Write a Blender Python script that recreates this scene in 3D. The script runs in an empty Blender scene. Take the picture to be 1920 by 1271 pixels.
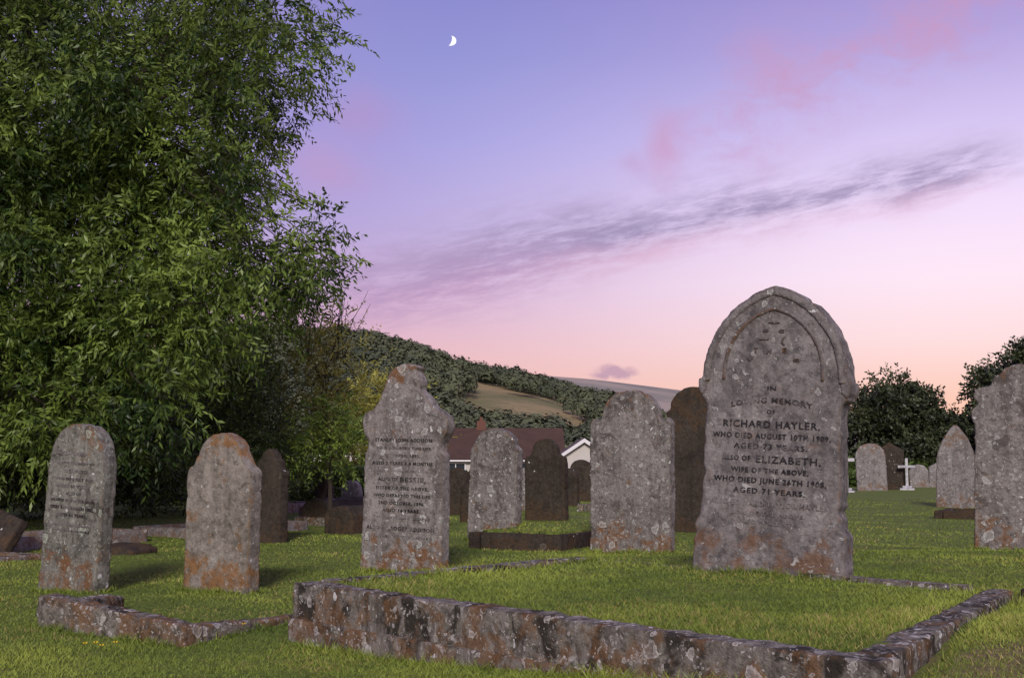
import bpy, bmesh, math, random
import numpy as np
from mathutils import Vector, Matrix
random.seed(7); rng=np.random.default_rng(7)
scene=bpy.context.scene
scene.view_settings.view_transform='Standard'
try: scene.view_settings.look='None'
except Exception: pass
scene.view_settings.exposure=0
COL=scene.collection
def lin(c):
    return tuple(((v/255)/12.92 if v/255<=.04045 else ((v/255+.055)/1.055)**2.4) for v in c)
def ss(a,b,x):
    t=np.clip((np.asarray(x,dtype=float)-a)/(b-a),0,1); return t*t*(3-2*t)
# ---------------- node helper
class NT:
    def __init__(s,tree): s.t=tree; s.n=tree.nodes; s.l=tree.links
    def new(s,ty,**kw):
        n=s.n.new(ty)
        for k,v in kw.items(): setattr(n,k,v)
        return n
    def put(s,sock,v):
        if isinstance(v,bpy.types.NodeSocket): s.l.new(v,sock)
        elif v is not None:
            if hasattr(sock.default_value,'__len__') and not hasattr(v,'__len__'):
                v=(v,)*len(sock.default_value)
            if hasattr(v,'__len__') and len(sock.default_value)==4 and len(v)==3: v=tuple(v)+(1,)
            sock.default_value=v
    def M(s,op,a,b=None,c=None,clamp=False):
        n=s.new('ShaderNodeMath',operation=op,use_clamp=clamp)
        s.put(n.inputs[0],a)
        if b is not None: s.put(n.inputs[1],b)
        if c is not None: s.put(n.inputs[2],c)
        return n.outputs[0]
    def V(s,op,a,b=None,scale=None):
        n=s.new('ShaderNodeVectorMath',operation=op)
        s.put(n.inputs[0],a)
        if b is not None: s.put(n.inputs[1],b)
        if scale is not None: s.put(n.inputs['Scale'],scale)
        return n.outputs[0]
    def mix(s,f,a,b,mode='MIX'):
        n=s.new('ShaderNodeMix',data_type='RGBA',blend_type=mode)
        s.put(n.inputs[0],f); s.put(n.inputs[6],a); s.put(n.inputs[7],b)
        return n.outputs[2]
    def ramp01(s,v,a,b,smooth=True):
        n=s.new('ShaderNodeMapRange')
        n.interpolation_type='SMOOTHSTEP' if smooth else 'LINEAR'
        s.put(n.inputs['Value'],v); s.put(n.inputs['From Min'],a); s.put(n.inputs['From Max'],b)
        return n.outputs[0]
    def noise(s,vec,scale,detail=5,rough=.55,dist=0):
        n=s.new('ShaderNodeTexNoise'); s.put(n.inputs['Vector'],vec)
        n.inputs['Scale'].default_value=scale; n.inputs['Detail'].default_value=detail
        n.inputs['Roughness'].default_value=rough; n.inputs['Distortion'].default_value=dist
        return n.outputs['Fac']
    def noisec(s,vec,scale,detail=3):
        n=s.new('ShaderNodeTexNoise'); s.put(n.inputs['Vector'],vec)
        n.inputs['Scale'].default_value=scale; n.inputs['Detail'].default_value=detail
        return n.outputs['Color']
    def cramp(s,f,stops):
        n=s.new('ShaderNodeValToRGB'); s.put(n.inputs[0],f); e=n.color_ramp.elements
        while len(e)<len(stops): e.new(.5)
        for i,(p,c) in enumerate(stops):
            e[i].position=p; e[i].color=tuple(c)+(1,)
        return n.outputs[0]
    def comb(s,x,y,z):
        n=s.new('ShaderNodeCombineXYZ'); s.put(n.inputs[0],x); s.put(n.inputs[1],y); s.put(n.inputs[2],z)
        return n.outputs[0]
    def sep(s,v):
        n=s.new('ShaderNodeSeparateXYZ'); s.put(n.inputs[0],v); return n.outputs
def newmat(name):
    m=bpy.data.materials.new(name); m.use_nodes=True
    t=NT(m.node_tree); b=m.node_tree.nodes['Principled BSDF']
    b.inputs['Roughness'].default_value=.9
    b.inputs['Specular IOR Level'].default_value=.2
    return m,t,b
# ---------------- WORLD
w=bpy.data.worlds.new("World"); scene.world=w; w.use_nodes=True
t=NT(w.node_tree); bg=w.node_tree.nodes['Background']
d=t.new('ShaderNodeTexCoord').outputs['Generated']
x,y,z=t.sep(t.V('NORMALIZE',d))
az=t.M('ARCTAN2',x,y); el=t.M('ARCSINE',z)
def E(v): return v/.9
elr=t.M('DIVIDE',el,.9,clamp=True)
gA=t.cramp(elr,[(0,lin((234,180,158))),(E(.04),lin((238,186,172))),(E(.09),lin((232,185,193))),(E(.14),lin((210,177,213))),(E(.2),lin((184,169,220))),(E(.27),lin((163,160,223))),(E(.34),lin((143,148,214))),(E(.40),lin((132,136,207))),(1,lin((120,122,186)))])
gB=t.cramp(elr,[(0,lin((253,190,156))),(E(.05),lin((254,204,184))),(E(.10),lin((255,224,226))),(E(.15),lin((255,233,248))),(E(.21),lin((243,223,253))),(E(.27),lin((213,198,243))),(E(.34),lin((179,165,223))),(E(.40),lin((160,145,208))),(1,lin((125,120,186)))])
f=t.ramp01(az,-.2,.38)
sky=t.mix(f,gA,gB)
fl=t.M('MULTIPLY',t.ramp01(az,-.02,-.28),t.M('MULTIPLY',t.ramp01(el,.12,.3),.45))
sky=t.mix(fl,sky,lin((178,152,208)))
def gauss(v,wd):
    q=t.M('DIVIDE',v,wd); return t.M('EXPONENT',t.M('MULTIPLY',t.M('MULTIPLY',q,q),-1))
P=t.comb(az,el,0)
warp=t.V('SCALE',t.V('SUBTRACT',t.noisec(P,9,4),(.5,.5,.5)),scale=.07)
ax,ay,_=t.sep(t.V('ADD',P,warp))
line=t.M('SUBTRACT',ay,t.M('MULTIPLY_ADD',ax,.36,.222))
n1=t.noise(t.comb(t.M('MULTIPLY_ADD',ay,-.6,ax),t.M('MULTIPLY_ADD',ax,.5,t.M('MULTIPLY',ay,1.6)),3.1),13,7,.66)
m1=t.M('MULTIPLY',gauss(line,.045),t.ramp01(ax,.08,.2))
m1=t.M('MULTIPLY',m1,t.ramp01(n1,.34,.74))
sky=t.mix(t.M('MULTIPLY',m1,.85),sky,lin((203,154,192)))
for (cx_,cy_,wx_,wy_,am,colr) in [(.138,.272,.016,.024,.6,(206,154,192)),(.108,.252,.014,.008,.4,(196,156,200)),(-.125,.292,.03,.018,.45,(186,148,198)),(-.16,.25,.04,.02,.5,(196,156,198))]:
    bq=t.M('MULTIPLY',gauss(t.M('SUBTRACT',ax,cx_),wx_),gauss(t.M('SUBTRACT',ay,cy_),wy_))
    sky=t.mix(t.M('MULTIPLY',bq,am),sky,lin(colr))
curve_=t.M('ADD',t.M('MULTIPLY_ADD',az,.18,.178),t.M('MULTIPLY',t.M('MULTIPLY',az,az),-.11))
wob=t.M('MULTIPLY',t.M('SUBTRACT',t.noise(P,14,5,.6),.5),.028)
line2=t.M('ADD',t.M('SUBTRACT',el,curve_),wob)
sa=t.M('MULTIPLY_ADD',el,-.3,az); sb=t.M('SUBTRACT',el,t.M('MULTIPLY',az,.16))
n2=t.noise(t.comb(sa,t.M('MULTIPLY',sb,4.6),.4),21,10,.7,.2)
nb=t.noise(t.comb(sa,t.M('MULTIPLY',sb,2.2),5.4),8,4,.55)
wid=t.M('MULTIPLY_ADD',t.ramp01(az,.3,-.05),.012,.019)
q=t.M('DIVIDE',line2,wid); m2=t.M('EXPONENT',t.M('MULTIPLY',t.M('MULTIPLY',q,q),-1))
dens=t.M('MULTIPLY_ADD',t.ramp01(n2,.34,.64),.8,t.M('MULTIPLY',t.ramp01(nb,.35,.65),.35))
m2=t.M('MULTIPLY',m2,dens)
m2=t.M('MULTIPLY',m2,t.M('MULTIPLY',t.ramp01(az,-.25,.0),t.ramp01(az,.45,.36)),clamp=True)
ccol=t.mix(t.ramp01(line2,-.026,.0),lin((216,164,192)),lin((160,146,184)))
sky=t.mix(t.M('MULTIPLY',m2,.92),sky,ccol)
line3=t.M('ADD',t.M('SUBTRACT',el,t.M('MULTIPLY_ADD',az,.22,.165)),t.M('MULTIPLY',wob,1.3))
m3=t.M('MULTIPLY',gauss(line3,.028),t.M('MULTIPLY_ADD',t.ramp01(n2,.36,.68),.8,.12))
m3=t.M('MULTIPLY',m3,t.M('MULTIPLY',t.ramp01(az,-.26,-.1),t.ramp01(az,.12,-.03)))
sky=t.mix(m3,sky,lin((182,152,192)))
sx,sy,_=t.sep(t.V('ADD',P,t.V('SCALE',t.V('SUBTRACT',t.noisec(P,60,3),(.5,.5,.5)),scale=.02)))
b4=t.M('MULTIPLY',gauss(t.M('SUBTRACT',sx,.087),.02),gauss(t.M('SUBTRACT',sy,.0755),.006))
sky=t.mix(t.M('MULTIPLY',t.ramp01(b4,.15,.7),.8),sky,lin((188,152,176)))
t.put(bg.inputs[0],sky); bg.inputs[1].default_value=1.0
# ---------------- FILL SUN (soft lamp added behind the camera to lift the stone faces)
sd=bpy.data.lights.new("fill_sun","SUN"); sd.energy=3.3; sd.angle=math.radians(14); sd.color=(1,.94,.82)
so=bpy.data.objects.new("fill_sun",sd); COL.objects.link(so)
dv=Vector((.04,.86,-.47)); so.rotation_euler=dv.to_track_quat('-Z','Y').to_euler()
# ---------------- CAMERA
cd=bpy.data.cameras.new("camera"); cd.lens=41.25; cd.sensor_width=36; cd.clip_end=9000; cd.clip_start=.05
cam=bpy.data.objects.new("camera",cd); COL.objects.link(cam)
cam.location=(0,0,.8); cam.rotation_euler=(math.radians(96),0,0); scene.camera=cam
# ---------------- terrain
A=np.array([-1.0,5.43]);B=np.array([1.0,3.27]);C=np.array([2.14,5.09]);D=np.array([.47,6.97])
quad=[A,B,C,D]
def inside(x,y,inset,qd=None):
    qd=qd or quad; m=np.ones(np.shape(x),bool)
    for i in range(4):
        p=qd[i];q_=qd[(i+1)%4];e=(q_-p)/np.linalg.norm(q_-p); n=np.array([-e[1],e[0]])
        m&=((x-p[0])*n[0]+(y-p[1])*n[1])>inset
    return m
def rquad(cx,cy,yaw,lx,ly):
    a=math.radians(-yaw); R=np.array([[math.cos(a),-math.sin(a)],[math.sin(a),math.cos(a)]])
    return [R@np.array(c)+np.array([cx,cy]) for c in ((-lx/2,-ly/2),(lx/2,-ly/2),(lx/2,ly/2),(-lx/2,ly/2))]
q2=rquad(.52,11.9,30,1.0,2.0)
def g0(x,y):
    x=np.asarray(x,float);y=np.asarray(y,float)
    a=(.2*ss(-.8,1.8,x)+.035*ss(1.0,1.9,x))*(1-ss(7,11,y))
    b=-2.2*ss(38,85,y)
    u=.014*np.sin(x*1.7+.5)*np.cos(y*1.3)+.009*np.sin(x*4.1+y*3.3)
    return a+b+u*ss(0,3,y)
def g(x,y):
    z=g0(x,y); z=np.where(inside(x,y,.07),.244+.010*np.sin(np.asarray(x)*3+1)*np.cos(np.asarray(y)*2.6),z)
    return np.where(inside(x,y,.08,q2),.16,z)
def fastmesh(name,verts,faces,nper,attr=None,smooth=False):
    me=bpy.data.meshes.new(name); nv=len(verts); nf=len(faces)
    me.vertices.add(nv); me.vertices.foreach_set('co',np.asarray(verts,np.float32).ravel())
    me.loops.add(nf*nper); me.loops.foreach_set('vertex_index',np.asarray(faces,np.int32).ravel())
    me.polygons.add(nf); me.polygons.foreach_set('loop_start',np.arange(nf,dtype=np.int32)*nper)
    if smooth: me.polygons.foreach_set('use_smooth',np.ones(nf,bool))
    me.update(calc_edges=True)
    if attr is not None:
        a=me.attributes.new('shade','FLOAT','POINT'); a.data.foreach_set('value',np.asarray(attr,np.float32))
    return me
def addobj(name,me,mat=None,loc=(0,0,0),parent=None,**props):
    o=bpy.data.objects.new(name,me); COL.objects.link(o); o.location=loc
    if mat is not None and me is not None and len(me.materials)==0: me.materials.append(mat)
    if parent is not None: o.parent=parent
    for k,v in props.items(): o[k]=v
    return o
def axis(fine0,fine1,step,lo,hi):
    mid=list(np.arange(fine0,fine1,step)); r=[];s=step;v=mid[-1]
    while v<hi: s*=1.16; v+=s; r.append(v)
    l=[];s=step;v=mid[0]
    while v>lo: s*=1.16; v-=s; l.append(v)
    return np.array(l[::-1]+mid+r)
def gridmesh(name,xs,ys,zf,smooth=True):
    X,Y=np.meshgrid(xs,ys); Z=zf(X,Y); v=np.stack([X,Y,Z],-1).reshape(-1,3)
    nx=len(xs);ny=len(ys); i,j=np.meshgrid(np.arange(nx-1),np.arange(ny-1)); a=(j*nx+i).ravel()
    return fastmesh(name,v,np.stack([a,a+1,a+nx+1,a+nx],1),4,smooth=smooth)
SOIL=(1.66,3.48)
m_ground,t,b=newmat("lawn"); co=t.new('ShaderNodeTexCoord').outputs['Object']
n=t.noise(co,1.1,4); nf=t.noise(co,38,4,.7); nm=t.noise(co,6,4,.6)
c=t.mix(n,(.095,.15,.02),(.18,.22,.04)); c=t.mix(t.ramp01(nf,.35,.7),c,(.05,.07,.014))
c=t.mix(t.M('MULTIPLY',t.ramp01(nm,.5,.7),.55),c,(.23,.19,.06))
px,py,_=t.sep(co)
dd=t.M('SQRT',t.M('ADD',t.M('POWER',t.M('SUBTRACT',px,SOIL[0]),2),t.M('POWER',t.M('SUBTRACT',py,SOIL[1]),2)))
dd=t.M('ADD',dd,t.M('MULTIPLY',t.M('SUBTRACT',nm,.5),.9))
c=t.mix(t.M('MULTIPLY',t.ramp01(dd,.55,.2),.75),c,t.mix(t.ramp01(nf,.3,.7),(.09,.055,.03),(.30,.20,.12)))
t.put(b.inputs['Base Color'],c)
bp=t.new('ShaderNodeBump'); bp.inputs['Strength'].default_value=.8; bp.inputs['Distance'].default_value=.03
t.put(bp.inputs['Height'],nf); t.put(b.inputs['Normal'],bp.outputs[0])
ground=addobj("ground",gridmesh("ground",axis(-5,5,.045,-2500,2500),axis(2.5,13.4,.045,-60,4000),g),m_ground,kind="structure",label="mown cemetery lawn around the graves",category="ground")
# ---------------- foliage materials
def leafmat(name,dark,light,trans=.35,rough=.55,nsc=.9,namp=.9):
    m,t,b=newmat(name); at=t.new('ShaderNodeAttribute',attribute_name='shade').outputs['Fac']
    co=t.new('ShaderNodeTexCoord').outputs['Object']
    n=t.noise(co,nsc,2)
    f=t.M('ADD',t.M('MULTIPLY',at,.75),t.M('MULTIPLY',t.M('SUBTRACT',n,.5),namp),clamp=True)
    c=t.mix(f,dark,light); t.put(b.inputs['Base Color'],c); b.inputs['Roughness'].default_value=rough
    b.inputs['Specular IOR Level'].default_value=.35
    if trans>0:
        tr=t.new('ShaderNodeBsdfTranslucent'); t.put(tr.inputs[0],c)
        mx=t.new('ShaderNodeMixShader'); mx.inputs[0].default_value=trans
        t.l.new(b.outputs[0],mx.inputs[1]); t.l.new(tr.outputs[0],mx.inputs[2])
        t.l.new(mx.outputs[0],m.node_tree.nodes['Material Output'].inputs[0])
    return m
m_blade=leafmat("grass_blades",(.06,.10,.012),(.37,.42,.065),0,.7,.8,1.2)
m_straw=leafmat("dry_grass",(.19,.15,.045),(.50,.40,.15),0,.7)
def kerbband(x,y): return inside(x,y,-.03)&~inside(x,y,.12)
def mkblades(X,Y,hs,r,hvar=True):
    k=~kerbband(X,Y); X=X[k];Y=Y[k]
    if hvar: dp=np.hypot(X-SOIL[0],Y-SOIL[1])+.12*np.sin(X*9)*np.cos(Y*11); k=(dp>.40)|(r.random(len(X))<.35); X=X[k];Y=Y[k]
    N=len(X); Z=g(X,Y)-.004
    patch=.5+.5*np.sin(X*2.3+1.3*np.sin(Y*1.9))*np.cos(Y*1.7+X)
    fine=.5+.5*np.sin(X*11+2*np.sin(Y*7))*np.cos(Y*13+X*5)
    h=hs*(.5+r.random(N)*.7)*(.6+.5*patch+.35*fine); wd=np.maximum(.0015,.00055*Y)*(.7+.6*r.random(N))
    an=r.random(N)*2*np.pi; dx=np.cos(an)*wd;dy=np.sin(an)*wd
    la=r.random(N)*2*np.pi; ln=h*(.3+1.1*r.random(N))
    p0=np.stack([X-dx,Y-dy,Z],1);p1=np.stack([X+dx,Y+dy,Z],1)
    p2=np.stack([X+np.cos(la)*ln,Y+np.sin(la)*ln,Z+h],1)
    v=np.stack([p0,p1,p2],1).reshape(-1,3); f=np.arange(N*3).reshape(-1,3)
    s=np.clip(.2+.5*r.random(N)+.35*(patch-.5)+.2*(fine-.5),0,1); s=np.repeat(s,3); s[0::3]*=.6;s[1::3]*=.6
    return v,f,s
def blades(N,Y0,Y1,hs,seed,region=None):
    r=np.random.default_rng(seed)
    u=r.random(N); Y=1/(1/Y0+u*(1/Y1-1/Y0)); X=(r.random(N)*2-1)*(.56*Y+.6)
    if region is not None:
        k=region(X,Y); X=X[k];Y=Y[k]
    return mkblades(X,Y,hs,r)
v1,f1,s1=blades(620000,2.6,26,.017,3)
r=np.random.default_rng(9); XX=[];YY=[]
def along(p,q,n,off,sp=.02):
    p=np.array(p);q=np.array(q);e=(q-p)/np.linalg.norm(q-p);nn=np.array([-e[1],e[0]])
    u=r.random(n)[:,None]; o=off+r.normal(size=(n,1))*sp
    dens=(.5+.5*np.sin(u[:,0]*19+p[0]*5)*np.cos(u[:,0]*7+2))>r.random(n)*.9
    P_=(p+(q-p)*u+nn*o)[dens]; XX.append(P_[:,0]);YY.append(P_[:,1])
along(A,B,2200,-.055);along(B,C,500,-.055);along(C,D,700,.14);along(D,A,900,.15);along(A,B,1000,.15);along(C,D,900,-.06)
along((-2.33,5.86),(-1.46,5.33),800,-.04);along((-2.33,5.86),(-1.46,5.33),600,.15);along((-1.44,5.38),(-1.02,6.1),400,-.03)
for (cx,cy,yaw,wd_) in [(1.28,5.93,33,.84),(-.80,8.8,31,.74),(-2.77,7.53,30,.54),(-1.82,7.44,30,.55),(1.04,10.3,30,.76),(3.47,8.06,30,.62),(-.19,12.1,30,.58)]:
    a=math.radians(-yaw); ux,uy=math.cos(a)*wd_/2,math.sin(a)*wd_/2
    along((cx-ux,cy-uy),(cx+ux,cy+uy),700,-.09,.018); along((cx+ux+.05*math.sin(a),cy+uy-.05),(cx+ux-.06*math.sin(a),cy+uy+.1),150,-.02,.015)
v2,f2,s2=mkblades(np.concatenate(XX),np.concatenate(YY),.042,r,False)
addobj("grass",fastmesh("grass",np.concatenate([v1,v2]),np.concatenate([f1,f2+len(v1)]),3,np.concatenate([s1,s2])),m_blade,kind="stuff",label="short green mown grass blades on the lawn",category="grass")
v,f,s=blades(70000,2.6,16,.022,5,lambda X,Y:(np.sin(X*3.1+Y*.7)*np.cos(Y*2.3-X)>.35)|(np.abs(Y-.6*X-6.9)<.25)|(np.hypot(X-1.7,Y-3.7)<.9))
addobj("dry_grass",fastmesh("dry_grass",v,f,3,s),m_straw,kind="stuff",label="straw coloured dry grass tufts in the lawn",category="grass")
# ---------------- STONE materials
def stone_mat(name,base,dark,lich=.5,brown=.5,darkamt=.5,lichc=(.42,.42,.40),topz=1.5,brownc=(.15,.075,.035),n4t=.52):
    m,t,b=newmat(name); co=t.new('ShaderNodeTexCoord').outputs['Object']
    rn=t.new('ShaderNodeObjectInfo').outputs['Random']
    pt=t.new('ShaderNodeNewGeometry').outputs['Pointiness']
    _,_,z=t.sep(co)
    P=t.V('ADD',co,t.comb(t.M('MULTIPLY',rn,37),t.M('MULTIPLY',rn,11),t.M('MULTIPLY',rn,5)))
    n1=t.noise(P,3,5,.6); n2=t.noise(P,26,6,.75); n3=t.noise(P,90,2,.7); n4=t.noise(P,6.5,5,.65,.6)
    c=t.mix(t.ramp01(n1,.3,.7),base,tuple(v*.62 for v in base))
    c=t.mix(t.M('MULTIPLY',t.ramp01(n2,.45,.72),.5),c,tuple(v*1.55 for v in base))
    c=t.mix(t.M('MULTIPLY',t.ramp01(n2,.5,.33),.7),c,dark)
    st=t.noise(t.V('MULTIPLY',P,(14,14,1.3)),1,4,.6)
    c=t.mix(t.M('MULTIPLY',t.ramp01(st,.48,.70),.8*darkamt),c,dark)
    c=t.mix(t.M('MULTIPLY',t.ramp01(n4,n4t,n4t+.12),darkamt),c,dark)
    ed=t.M('MULTIPLY',t.ramp01(t.M('ADD',pt,t.M('MULTIPLY',t.M('SUBTRACT',n2,.5),.12)),.52,.58),.8)
    c=t.mix(ed,c,t.mix(t.ramp01(n1,.4,.6),dark,tuple(v*.8 for v in brownc)))
    zz=t.M('MAXIMUM',t.ramp01(z,.42,.05),t.ramp01(z,topz-.28,topz))
    n5=t.noise(P,7,6,.72)
    bm=t.M('ADD',n5,t.M('MULTIPLY_ADD',zz,.155,-.02))
    bm=t.ramp01(bm,.57,.70)
    c=t.mix(t.M('MULTIPLY',bm,brown),c,t.mix(n2,tuple(v*.35 for v in brownc),tuple(v*1.8 for v in brownc)))
    Pd=t.V('ADD',P,t.V('SCALE',t.V('SUBTRACT',t.noisec(P,22,3),(.5,.5,.5)),scale=.07))
    hs=None
    for sc,thr,seed,la in ((8,.34,.0,lich),(21,.36,3.3,lich),(48,.40,7.7,lich),(13,.22,11.,.2+.35*lich)):
        vo=t.new('ShaderNodeTexVoronoi'); t.put(vo.inputs['Vector'],t.V('ADD',Pd,(seed,seed,seed))); vo.inputs['Scale'].default_value=sc
        dist=vo.outputs['Distance']; cr,cg,_c=t.sep(vo.outputs['Color'])
        rad=t.M('MULTIPLY',cr,thr)
        edge=t.M('SUBTRACT',rad,dist)
        mk=t.ramp01(edge,.0,.03)
        mk=t.M('MULTIPLY',mk,t.ramp01(cg,1-la,1-la+.1))
        if sc==13: mk2=mk; col=(.60,.60,.59)
        else:
            ring=t.M('MULTIPLY_ADD',t.ramp01(t.M('ABSOLUTE',t.M('SUBTRACT',edge,.06)),.06,.0),.6,.4); mk2=t.M('MULTIPLY',mk,ring); col=t.mix(n3,tuple(v*.7 for v in lichc),tuple(min(1,v*1.3) for v in lichc))
        c=t.mix(t.M('MULTIPLY',mk2,.85),c,col)
        hs=mk if hs is None else t.M('ADD',hs,mk)
    pale=t.ramp01(t.noise(P,11,6,.78,.5),.62-.07*lich,.70)
    c=t.mix(t.M('MULTIPLY',pale,.8*lich+.1),c,lichc)
    t.put(b.inputs['Base Color'],c)
    h=t.M('ADD',t.M('MULTIPLY',n2,1.0),t.M('MULTIPLY',n3,.35)); h=t.M('ADD',h,t.M('MULTIPLY',hs,.25))
    bp=t.new('ShaderNodeBump'); bp.inputs['Strength'].default_value=.9; bp.inputs['Distance'].default_value=.015
    t.put(bp.inputs['Height'],h); t.put(b.inputs['Normal'],bp.outputs[0]); b.inputs['Roughness'].default_value=.95
    b.inputs['Specular IOR Level'].default_value=.1
    return m
m_main=stone_mat("weathered_grey_stone",(.22,.20,.198),(.06,.053,.055),.33,.65,.55,topz=9)
m_add=stone_mat("lichened_grey_stone",(.25,.228,.215),(.06,.05,.044),.55,.9,.6,topz=1.5)
m_s1=stone_mat("mossy_grey_stone",(.20,.192,.17),(.042,.038,.032),.85,.85,.7,topz=1.1,lichc=(.35,.38,.32))
m_s2=stone_mat("buff_grey_stone",(.25,.225,.195),(.07,.06,.048),.38,.85,.5,topz=.98,brownc=(.19,.095,.035))
m_s7=stone_mat("white_lichen_stone",(.22,.20,.188),(.055,.046,.043),.8,.85,.7,topz=1.4)
m_dark=stone_mat("sooty_brown_stone",(.058,.047,.038),(.022,.018,.015),.12,.6,.5,lichc=(.13,.12,.10),topz=1.3,brownc=(.07,.042,.024))
m_kerb=stone_mat("lichen_crusted_kerb_stone",(.21,.19,.165),(.032,.028,.023),.85,.75,.95,topz=1.2,lichc=(.48,.455,.43),brownc=(.14,.075,.035),n4t=.48)
m_far=stone_mat("pale_grey_stone",(.25,.23,.225),(.08,.073,.07),.5,.6,.6,topz=1.2)
m_white,t,b=newmat("white_marble"); co=t.new('ShaderNodeTexCoord').outputs['Object']
t.put(b.inputs['Base Color'],t.mix(t.ramp01(t.noise(co,9,6),.4,.7),(.46,.45,.48),(.27,.26,.28)))
def letter_mat(name,stone,ink,fade):
    m,t,b=newmat(name); co=t.new('ShaderNodeTexCoord').outputs['Object']
    n=t.noise(co,9,4,.6); n2=t.noise(co,60,4,.7)
    f=t.ramp01(t.M('ADD',n,t.M('MULTIPLY',t.M('SUBTRACT',n2,.5),.6)),fade-.08,fade+.1)
    t.put(b.inputs['Base Color'],t.mix(f,ink,stone)); return m
m_ink=letter_mat("leaded_lettering",(.14,.125,.13),(.022,.02,.024),.63)
m_ink2=letter_mat("faded_lettering",(.17,.155,.155),(.035,.03,.033),.53)
m_ink3=letter_mat("worn_lettering",(.18,.165,.165),(.07,.06,.062),.42)
tex=bpy.data.textures.new("wear",'CLOUDS'); tex.noise_scale=.07; tex.noise_depth=3
tex2=bpy.data.textures.new("wearfine",'CLOUDS'); tex2.noise_scale=.35; tex2.noise_depth=2
def weather(o,vox,amt=.012,amt2=None):
    r=o.modifiers.new("remesh",'REMESH'); r.mode='VOXEL'; r.voxel_size=vox; r.use_smooth_shade=True
    for tx,a in ((tex,amt),(tex2,amt*1.2 if amt2 is None else amt2)):
        dm=o.modifiers.new("wear",'DISPLACE'); dm.texture=tx; dm.strength=a; dm.mid_level=.5; dm.texture_coords='GLOBAL'
def arc(cx,cz,rx,rz,a0,a1,n=14):
    return [(cx+rx*math.cos(math.radians(a0+(a1-a0)*i/n)),cz+rz*math.sin(math.radians(a0+(a1-a0)*i/n))) for i in range(n+1)]
def chip(o,amp=.006,seed=1):
    rr=random.Random(seed); out=[]; n=len(o)
    for i in range(n):
        a=Vector(o[i]);b_=Vector(o[(i+1)%n]); L_=(b_-a).length; k=max(1,int(L_/.03))
        for j in range(k):
            p=a.lerp(b_,j/k)
            if p.y>.1:
                nn=Vector((-(b_-a).y,(b_-a).x)).normalized() if L_>0 else Vector((0,0))
                p=p+nn*(amp*(rr.random()**2)*(3 if rr.random()<.08 else 1))
            out.append((p.x,p.y))
    return out
def extr(name,outline,y0,y1):
    bm=bmesh.new(); vs=[bm.verts.new((x,y0,z)) for x,z in outline]; f=bm.faces.new(vs)
    r=bmesh.ops.extrude_face_region(bm,geom=[f]); 
    for e in r['geom']:
        if isinstance(e,bmesh.types.BMVert): e.co.y=y1
    bmesh.ops.recalc_face_normals(bm,faces=bm.faces)
    me=bpy.data.meshes.new(name); bm.to_mesh(me); bm.free(); return me
def full(half):
    L=[(-x,z) for x,z in reversed(half) if x>1e-5]
    return half+L
def textmesh(name,lines,yf,depth=.004):
    vs=[];fs=[]
    for ln in lines:
        txt,width,cap,zc=ln[:4]; arcr=ln[4] if len(ln)>4 else None; xo=ln[5] if len(ln)>5 else 0
        cu=bpy.data.curves.new("t",'FONT'); cu.body=txt; cu.align_x='CENTER'; cu.size=1; cu.resolution_u=2; cu.space_character=1.15; cu.offset=.008
        ob=bpy.data.objects.new("t",cu); COL.objects.link(ob)
        dg=bpy.context.evaluated_depsgraph_get(); dg.update()
        me=bpy.data.meshes.new_from_object(ob.evaluated_get(dg))
        bm=bmesh.new(); bm.from_mesh(me)
        r=bmesh.ops.extrude_face_region(bm,geom=bm.faces[:])
        for e in r['geom']:
            if isinstance(e,bmesh.types.BMVert): e.co.z+=1
        co=np.array([v.co[:] for v in bm.verts]); 
        wx=co[:,0].max()-co[:,0].min(); cx=(co[:,0].max()+co[:,0].min())/2
        X=(co[:,0]-cx)*width/wx; Z=(co[:,1]-.36)*cap/.72
        if arcr: Z=Z-X**2/(2*arcr)
        base=len(vs); bm.verts.index_update()
        vs+= [(X[i]+xo,yf-(depth if co[i,2]>.5 else -.006),Z[i]+zc) for i in range(len(X))]
        fs+= [[base+v.index for v in fc.verts] for fc in bm.faces]
        bm.free(); bpy.data.objects.remove(ob); bpy.data.meshes.remove(me)
    me=bpy.data.meshes.new(name); me.from_pydata(vs,[],fs); me.update(); return me
def strip(name,path,wd,y0,y1):
    vs=[];fs=[];n=len(path)
    for i,(x,z) in enumerate(path):
        a=path[max(0,i-1)];c_=path[min(n-1,i+1)]; tx,tz=c_[0]-a[0],c_[1]-a[1]; l=math.hypot(tx,tz) or 1; nx,nz=-tz/l,tx/l
        for s,yy in ((-1,y0),(-.55,y1),(.55,y1),(1,y0)): vs.append((x+nx*wd/2*s,yy,z+nz*wd/2*s))
    for i in range(n-1):
        for k in range(3): a=i*4+k; fs.append([a,a+1,a+5,a+4])
        a=i*4; fs.append([a,a+4,a+7,a+3])
    fs.append([0,1,2,3]); fs.append([(n-1)*4+k for k in (3,2,1,0)])
    me=bpy.data.meshes.new(name); me.from_pydata(vs,[],fs); 
    bm=bmesh.new(); bm.from_mesh(me); bmesh.ops.recalc_face_normals(bm,faces=bm.faces); bm.to_mesh(me); bm.free(); me.update()
    return me
SEED=[0]
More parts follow.
